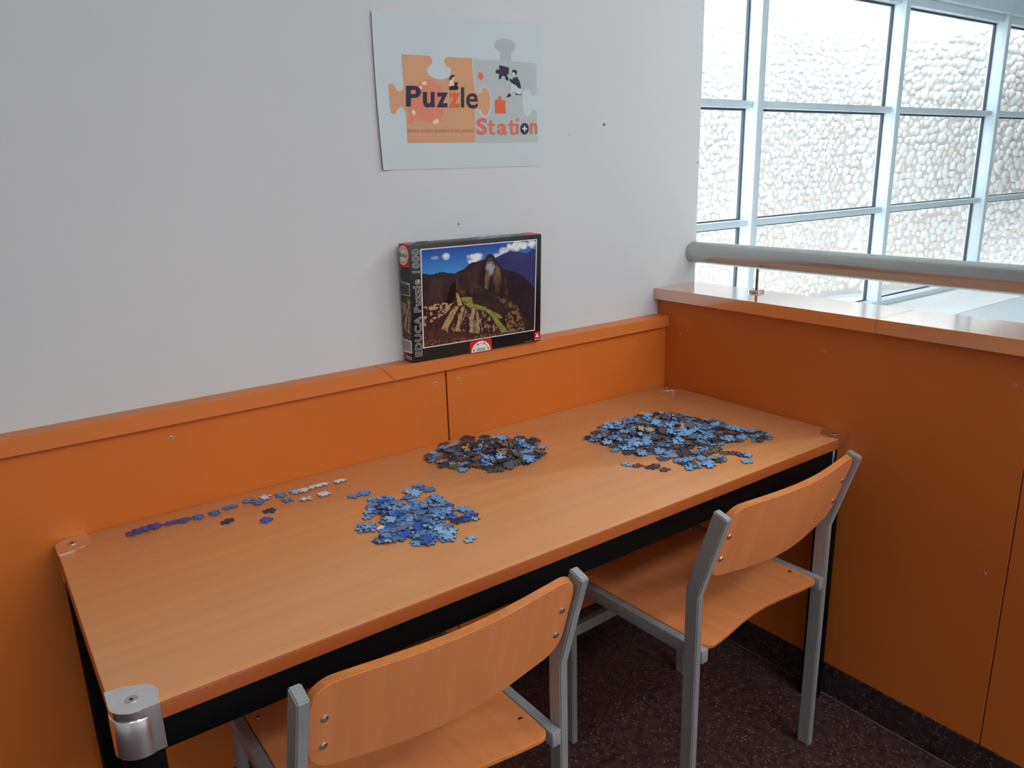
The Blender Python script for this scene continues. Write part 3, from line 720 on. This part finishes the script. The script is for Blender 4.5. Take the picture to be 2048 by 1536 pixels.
# spine title, reads bottom to top: white outline letters
tq = [(383, 1392), (350, 298), (272, 300), (313, 1400)]
BText('EDUCA Puzzle 1000', tq, whi, 2, .033, space=1.15); BText('EDUCA Puzzle 1000', tq, blk, 3, .000, space=1.15, pad=.033)
BPoly('logo_square', [(868, 1246), (1087, 1209), (1097, 1335), (872, 1368)], red, 2)
arc = [(885+195*(.5-.5*math.cos(a)), 1362-30*(.5-.5*math.cos(a))-108*math.sin(a)*1.02) for a in [math.pi*k/16 for k in range(17)]]
BPoly('logo_arc', arc, whi, 3)
for k in range(7):
    a = math.pi*(k+.5)/7; cu_, cv_ = 982-75*math.cos(a), 1340-80*math.sin(a)+14*math.cos(a)
    BPoly('logo_star', [(cu_+(14 if i % 2 else 7)*math.cos(i*math.pi/5), cv_+(14 if i % 2 else 7)*math.sin(i*math.pi/5)) for i in range(10)], red if k % 2 == 0 else cream, 4)
BText('EDUCA', [(943, 1342), (1025, 1330), (1023, 1302), (941, 1314)], blk, 4, .02)
BPoly('small_logo', [(1527, 1148), (1587, 1137), (1585, 1225), (1527, 1236)], red, 2)
BPoly('small_logo_mark', [(1540, 1190), (1548, 1190), (1548, 1160), (1556, 1158), (1556, 1172), (1566, 1170), (1566, 1185), (1576, 1185), (1574, 1196), (1540, 1200)], whi, 3)
BText('Borras', [(1532, 1232), (1584, 1222), (1584, 1210), (1532, 1220)], whi, 3, .02)
BPoly('fine_print', [(1425, 1252), (1515, 1237), (1515, 1232), (1425, 1247)], flat('print_dim', (.25, .25, .25)), 2)
# left side
BPoly('side_logo_square', [(126, 235), (246, 268), (256, 492), (130, 468)], red, 1, 1)
BPoly('side_logo_disc', ell(188, 362, 52, 100, -.05, 24), whi, 2, 1)
BPoly('side_logo_ring', ell(188, 362, 44, 88, -.05, 24), cream, 3, 1); BPoly('side_logo_core', ell(188, 362, 34, 66, -.05, 24), whi, 4, 1)
BText('EDUCA', [(152, 372), (222, 388), (222, 350), (152, 336)], blk, 5, .03, 1)
BText('1000', [(146, 590), (238, 610), (236, 535), (142, 515)], flat('print_dusk', (.07, .07, .08)), 2, .03, 1)
BPoly('thumbnail_frame', [(137, 618), (252, 650), (258, 782), (143, 752)], whi, 1, 1)
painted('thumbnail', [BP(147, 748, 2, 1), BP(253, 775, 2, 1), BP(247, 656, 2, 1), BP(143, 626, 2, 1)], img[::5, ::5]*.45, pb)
painted('side_picture', [BP(160, 1180, 2, 1), BP(272, 1215, 2, 1), BP(262, 800, 2, 1), BP(142, 770, 2, 1)], img[75:140:2, 20:70:2], pb)
BPoly('barcode_label', [(163, 1200), (273, 1240), (280, 1370), (180, 1340)], whi, 1, 1)
for k in range(9):
    a = .1+.09*k; f_ = lambda a, b_: ((163+110*a)*(1-b_)+(180+100*a)*b_, (1200+40*a)*(1-b_)+(1340+30*a)*b_)
    BPoly('barcode_bar', [f_(a, .12), f_(a+.04, .12), f_(a+.04, .88), f_(a, .88)], blk, 2, 1)
BPoly('side_small_logo', [(183, 1350), (212, 1358), (218, 1418), (188, 1408)], red, 1, 1)
BPoly('side_line', [(218, 1385), (278, 1410), (278, 1420), (218, 1395)], whi, 1, 1); BPoly('side_line', [(218, 1405), (280, 1432), (280, 1440), (218, 1413)], whi, 1, 1)
# top side
BPoly('top_logo', [(1375, 128), (1455, 122), (1612, 142), (1450, 158)], red, 1, 2)
BPoly('top_logo', [(135, 232), (215, 218), (290, 240), (250, 262)], red, 1, 2)
painted('top_picture', [BP(960, 200, 1, 2), BP(1290, 172, 1, 2), BP(1190, 128, 1, 2), BP(860, 160, 1, 2)], img[8:60:3, 60:180:3]*.8, pb)
BPoly('top_band', [(300, 225), (420, 212), (470, 236), (350, 248)], flat('band_grey', (.08, .08, .075)), 1, 2)

# ------------------------------------------------------------------ jigsaw pieces
def side(p, q_, kind):
    """points along one side of a piece: 0 flat, 1 tab, -1 blank"""
    d = q_-p; n = Vector((d.y, -d.x)); out = [p]
    if kind:
        for a, h in ((.38, 0), (.40, .06), (.32, .16), (.37, .25), (.50, .28), (.63, .25), (.68, .16), (.60, .06), (.62, 0)): out.append(p+d*a+n*(h*kind))
    return out
def piece_mesh(kinds, wx=.0196, wy=.0180):
    c = [Vector((-wx/2, -wy/2)), Vector((wx/2, -wy/2)), Vector((wx/2, wy/2)), Vector((-wx/2, wy/2))]
    pts = []
    for i in range(4): pts += side(c[i], c[(i+1) % 4], kinds[i])
    bm = bmesh.new(); th = .0019
    a = [bm.verts.new((p.x, p.y, 0)) for p in pts]; b_ = [bm.verts.new((p.x, p.y, th)) for p in pts]
    f1 = bm.faces.new(b_); f2 = bm.faces.new(a[::-1]); n = len(pts)
    for i in range(n):
        f = bm.faces.new((a[i], a[(i+1) % n], b_[(i+1) % n], b_[i])); f.material_index = 1
    f1.normal_update(); f2.normal_update(); bmesh.ops.triangulate(bm, faces=[f1, f2], ngon_method='EAR_CLIP')
    me = bpy.data.meshes.new('puzzle_piece'); bm.to_mesh(me); bm.free(); me.materials.append(M['card']); me.materials.append(M['card_edge'])
    return me
PM = [piece_mesh(k) for k in ((1, -1, 1, -1), (-1, -1, 1, 1), (1, 1, -1, 1), (-1, 1, -1, -1), (1, 1, 1, -1), (-1, 1, -1, 1), (1, 1, -1, -1), (-1, -1, -1, 1), (1, 1, 1, 1))]
PE = [piece_mesh(k) for k in ((1, 1, 0, -1), (-1, 1, 0, 1), (1, -1, 0, -1))]
cols = dict(back=(118, 162, 205), back2=(104, 148, 192), sky=(78, 134, 196), deep=(44, 88, 168), mid=(70, 112, 172), slate=(98, 128, 168), pale=(140, 175, 205), white=(205, 208, 205),
            indigo=(66, 72, 138), brown=(90, 68, 65), dark=(58, 50, 58), grey=(88, 86, 96), tan=(176, 150, 112), olive=(96, 96, 58), rust=(128, 84, 62), steel=(84, 104, 128), navy=(44, 48, 84))
PC_ = {k: tuple(min(1, c*1.12) for c in srgb(*v)[:3]) for k, v in cols.items()}
TPL = Vector((0, 0, TZ))
def on_table(px, py): return on_plane(px, py, TPL, Vector((0, 0, 1)))
# height field of what lies on the table, 2.5 mm cells
HX0, HY0, HC = -1.62, -.62, .0025
HF = np.zeros((260, 660))
def drop(x, y, rot, rad=.0092):
    a = np.linspace(0, 2*math.pi, 9)[:-1]
    s = [(x, y)]+[(x+r*math.cos(t), y+r*math.sin(t)) for r in (rad*.55, rad) for t in a]
    hs = np.array([HF[int((q_[1]-HY0)/HC), int((q_[0]-HX0)/HC)] for q_ in s])
    A = np.array([[q_[0]-x, q_[1]-y, 1] for q_ in s]); g_ = np.linalg.lstsq(A, hs, rcond=None)[0]
    gx, gy = np.clip(g_[:2], -.38, .38)*.8
    z = max((hs-A[:, 0]*gx-A[:, 1]*gy).max()*.72+hs.mean()*.28, 0)
    i0, j0 = int((y-HY0)/HC), int((x-HX0)/HC); R_ = int(rad/HC)+1
    for i in range(i0-R_, i0+R_+1):
        for j in range(j0-R_, j0+R_+1):
            dx, dy = HX0+(j+.5)*HC-x, HY0+(i+.5)*HC-y
            if dx*dx+dy*dy < rad*rad: HF[i, j] = max(HF[i, j], z+gx*dx+gy*dy+.0021)
    z = max(z, .0110*(abs(gx)+abs(gy)) if z > .001 else 0)
    n = Vector((-gx, -gy, 1)).normalized(); q_ = n.to_track_quat('Z', 'Y').to_matrix() if abs(gx)+abs(gy) > 1e-4 else Matrix.Identity(3)
    # keep heading
    X = Vector((math.cos(rot), math.sin(rot), 0)); X = (X-n*X.dot(n)).normalized(); Y = n.cross(X)
    return Matrix.Translation((x, y, TZ+.0012*0+.0002+z)) @ Matrix((X, Y, n)).transposed().to_4x4()
def piece(px, py, rot, col, label, group=None, edge=False, world=None):
    p = world or on_table(px, py); me = random.choice(PE if edge else PM)
    o = bpy.data.objects.new('puzzle_piece', me); C.objects.link(o); o.matrix_world = drop(p.x, p.y, rot)
    o.color = (*PC_[col], 1); tag(o, label, 'puzzle piece', group); return o
# loose pieces set out along the back of the table (measured on a 3.7236x enlargement with origin 230,920)
row = [(128, 549, 'indigo', 'indigo edge piece, leftmost of the four joined at the table back left'), (180, 533, 'indigo', 'indigo edge piece, second from left of the four joined pieces'),
       (236, 517, 'indigo', 'indigo edge piece, third from left of the four joined pieces'), (296, 501, 'indigo', 'indigo edge piece, right end of the four joined pieces'),
       (425, 471, 'indigo', 'indigo edge piece, left one of the pair just right of the joined four'), (512, 452, 'indigo', 'indigo edge piece, right one of the pair just right of the joined four'),
       (622, 427, 'mid', 'violet blue edge piece lying alone, third in the row after the joined four'), (742, 397, 'mid', 'mid blue edge piece, fourth in the row after the joined four'),
       (858, 355, 'mid', 'mid blue edge piece, fifth in the row, left of the wide gap'), (995, 306, 'slate', 'blue grey piece, upper left of the touching trio with a cream piece'),
       (1062, 320, 'mid', 'blue piece, front one of the touching trio with a cream piece'), (1128, 280, 'white', 'cream white piece touching two blue pieces in the back row'),
       (1232, 264, 'slate', 'blue edge piece between the cream piece and the white pair'), (1338, 241, 'pale', 'pale blue edge piece, left half of a joined pair in the back row'),
       (1402, 229, 'white', 'cream edge piece, right half of the joined pair next to pale blue'), (1484, 204, 'white', 'white edge piece, left half of the joined white pair'),
       (1546, 188, 'white', 'white edge piece, right half of the joined white pair'), (1676, 161, 'white', 'white edge piece at the right end of the back row'),
       (1285, 303, 'slate', 'blue piece in front of the back row, left of the cream ones'), (1430, 292, 'white', 'cream piece in front of the back row, left of another cream one'),
       (1556, 257, 'white', 'cream piece in front of the back row, nearest the right end'), (1155, 384, 'navy', 'dark blue piece standing alone, behind a brighter blue piece'),
       (1122, 452, 'deep', 'blue piece lying alone in front of a dark blue one'), (838, 461, 'navy', 'dark navy piece lying alone below the middle of the row'),
       (1780, 276, 'slate', 'grey blue piece, left of the two strays behind the blue pile'), (1855, 250, 'sky', 'light blue piece, right of the two strays behind the blue pile')]
for k, (u, v, c, lab) in enumerate(row):
    ed = k < 9 or k in (12, 13, 14, 15, 16, 17)
    rr = random.uniform(-.06, .06) if ed else random.uniform(0, 6.28)
    piece(230+u/3.7236, 920+v/3.7236, rr, c, lab, None, ed)
piece(940, 1080, .6, 'pale', 'pale blue piece lying alone in front of the nearest pile'); piece(747, 1001, 2.1, 'back2', 'blue grey piece at the back left tip of the nearest pile')
def inpoly(x, y, P_):
    c = False; j = len(P_)-1
    for i in range(len(P_)):
        if (P_[i].y > y) != (P_[j].y > y) and x < (P_[j].x-P_[i].x)*(y-P_[i].y)/(P_[j].y-P_[i].y)+P_[i].x: c = not c
        j = i
    return c
def scatter(outline, n, holes=(), dens=None):
    P_ = [on_table(*p) for p in outline]; H_ = [[on_table(*p) for p in h] for h in holes]
    xs_, ys_ = [p.x for p in P_], [p.y for p in P_]; out = []
    while len(out) < n:
        x, y = random.uniform(min(xs_), max(xs_)), random.uniform(min(ys_), max(ys_))
        if not inpoly(x, y, P_) or any(inpoly(x, y, h) for h in H_): continue
        if dens and random.random() > dens(x, y): continue
        out.append((x, y))
    return out
def pick(table):
    r = random.random()*sum(w_ for _, w_ in table)
    for c, w_ in table:
        r -= w_
        if r <= 0: return c
    return table[0][0]
blues = (('back', 4), ('back2', 4), ('sky', 3), ('deep', 2.2), ('mid', 3.5), ('slate', 3.5), ('pale', 3), ('white', .5), ('navy', .3))
mixed = (('back', 2.6), ('back2', 1.6), ('brown', 4), ('dark', 4.5), ('grey', 1.8), ('tan', 1.1), ('olive', .5), ('rust', .8), ('steel', .8), ('navy', .5))
bluer = (('back', 6.5), ('back2', 4), ('brown', 2.2), ('dark', 2.6), ('grey', 3.4), ('tan', .9), ('olive', .3), ('rust', .4), ('steel', 1.4))
pile1 = [(832, 970), (852, 978), (872, 985), (885, 1002), (898, 1015), (935, 1022), (950, 1036), (953, 1042), (925, 1056), (908, 1064), (908, 1080), (890, 1082), (866, 1088), (800, 1096), (762, 1084), (752, 1074), (735, 1070), (712, 1066), (706, 1054), (722, 1036), (745, 1018), (742, 1006), (762, 998), (802, 988)]
holes1 = [[(812, 1020), (836, 1020), (832, 1036), (810, 1034)], [(882, 1036), (902, 1036), (902, 1046), (884, 1046)], [(752, 1040), (766, 1038), (764, 1056), (750, 1056)]]
c1 = on_table(835, 1045)
CN = dict(back='light blue', back2='dull blue', sky='sky blue', deep='deep blue', mid='medium blue', slate='slate blue', pale='pale blue', white='whitish', navy='navy', brown='brown', dark='near black',
          grey='grey', tan='tan', olive='olive', rust='rust brown', steel='steel grey', indigo='indigo')
def where(x, y, c, rx, ry):
    dx, dy = (x-c.x)/rx, (y-c.y)/ry
    if abs(dx) < 1 and abs(dy) < 1: return 'in the middle of'
    if abs(dx) > abs(dy): return 'on the %s side of' % ('right' if dx > 0 else 'left')
    return 'on the %s side of' % ('rear' if dy > 0 else 'front')
pts1 = scatter(pile1, 154, holes1, lambda x, y: .35+.65*math.exp(-((x-c1.x)**2+(y-c1.y)**2)/.006))
for x, y in pts1:
    col_ = pick(blues)
    piece(0, 0, random.uniform(0, 6.28), col_, '%s jigsaw piece %s the nearest, blue pile' % (CN[col_], where(x, y, c1, .030, .024)), '%s pieces of the nearest pile' % CN[col_], world=Vector((x, y, TZ)))
nind = 300-154-len(row)-2
def heap(outline, n, table, ctr, sig, holes=(), base=.25):
    c = on_table(*ctr); return [(x, y, pick(table)) for x, y in scatter(outline, n, holes, lambda x, y: base+(1-base)*math.exp(-(((x-c.x)/sig[0])**2+((y-c.y)/sig[1])**2)))]
pile2 = [(852, 920), (876, 894), (915, 878), (960, 871), (1000, 876), (1040, 874), (1070, 880), (1092, 900), (1072, 922), (1030, 938), (960, 948), (900, 936), (866, 930)]
pile3 = [(1168, 880), (1196, 860), (1240, 838), (1300, 827), (1350, 832), (1390, 842), (1440, 849), (1500, 858), (1530, 866), (1546, 888), (1520, 890), (1494, 880), (1450, 886), (1440, 902), (1448, 924), (1415, 934), (1375, 938), (1365, 928), (1318, 920), (1290, 914), (1235, 906), (1222, 890)]
holes3 = [[(1336, 900), (1364, 902), (1362, 916), (1338, 912)]]
extra3 = [(1254, 930, 'back'), (1276, 932, 'brown'), (1302, 936, 'dark'), (1312, 933, 'brown'), (1330, 940, 'brown'), (1466, 907, 'brown'), (1482, 910, 'grey'), (1493, 912, 'back'), (1494, 924, 'back'), (1382, 938, 'back'), (1450, 907, 'olive')]
def stuff(name, items, label, cat):
    V_, F_, K_, MI = [], [], [], []
    for T_m, me, c in items:
        o0 = len(V_); V_ += [(q_.x, q_.y, max(q_.z, TZ+.0003)) for q_ in (T_m @ v.co for v in me.vertices)]
        for f in me.polygons: F_.append([i+o0 for i in f.vertices]); MI.append(f.material_index); K_ += [(*(PC_[c] if f.material_index == 0 else (.06, .075, .11)), 1)]*len(f.vertices)
    me = bpy.data.meshes.new(name); me.from_pydata(V_, [], F_)
    ca = me.color_attributes.new('Col', 'FLOAT_COLOR', 'CORNER'); ca.data.foreach_set('color', np.array(K_, dtype=np.float32).ravel())
    o = link(name, me, M['print']); o['kind'] = 'stuff'; return tag(o, label, cat)
rand_T = lambda x, y: drop(x, y, random.uniform(0, 6.28))
h2 = heap(pile2, 310, mixed, (985, 905), (.075, .055))
it2 = []; c2 = on_table(975, 908)
for k, (x, y, c) in enumerate(h2):
    if k >= len(h2)-nind: piece(0, 0, random.uniform(0, 6.28), c, '%s jigsaw piece on top, %s the middle pile' % (CN[c], where(x, y, c2, .045, .030)), '%s pieces on top of the middle pile' % CN[c], world=Vector((x, y, TZ)))
    else: it2.append((rand_T(x, y), random.choice(PM), c))
stuff('puzzle_piece_heap', it2, 'lower jigsaw pieces of the middle pile, mostly dark brown with some blue', 'puzzle pieces')
h3 = heap(pile3, 600, bluer, (1310, 862), (.12, .09), holes3, .22)
it3 = [(rand_T(x, y), random.choice(PM), c) for x, y, c in h3]
for px, py, c in extra3:
    p = on_table(px, py); it3.append((rand_T(p.x, p.y), random.choice(PM), c))
stuff('puzzle_piece_heap', it3, 'largest heap of jigsaw pieces, light blue and dark, at the right end of the table', 'puzzle pieces')
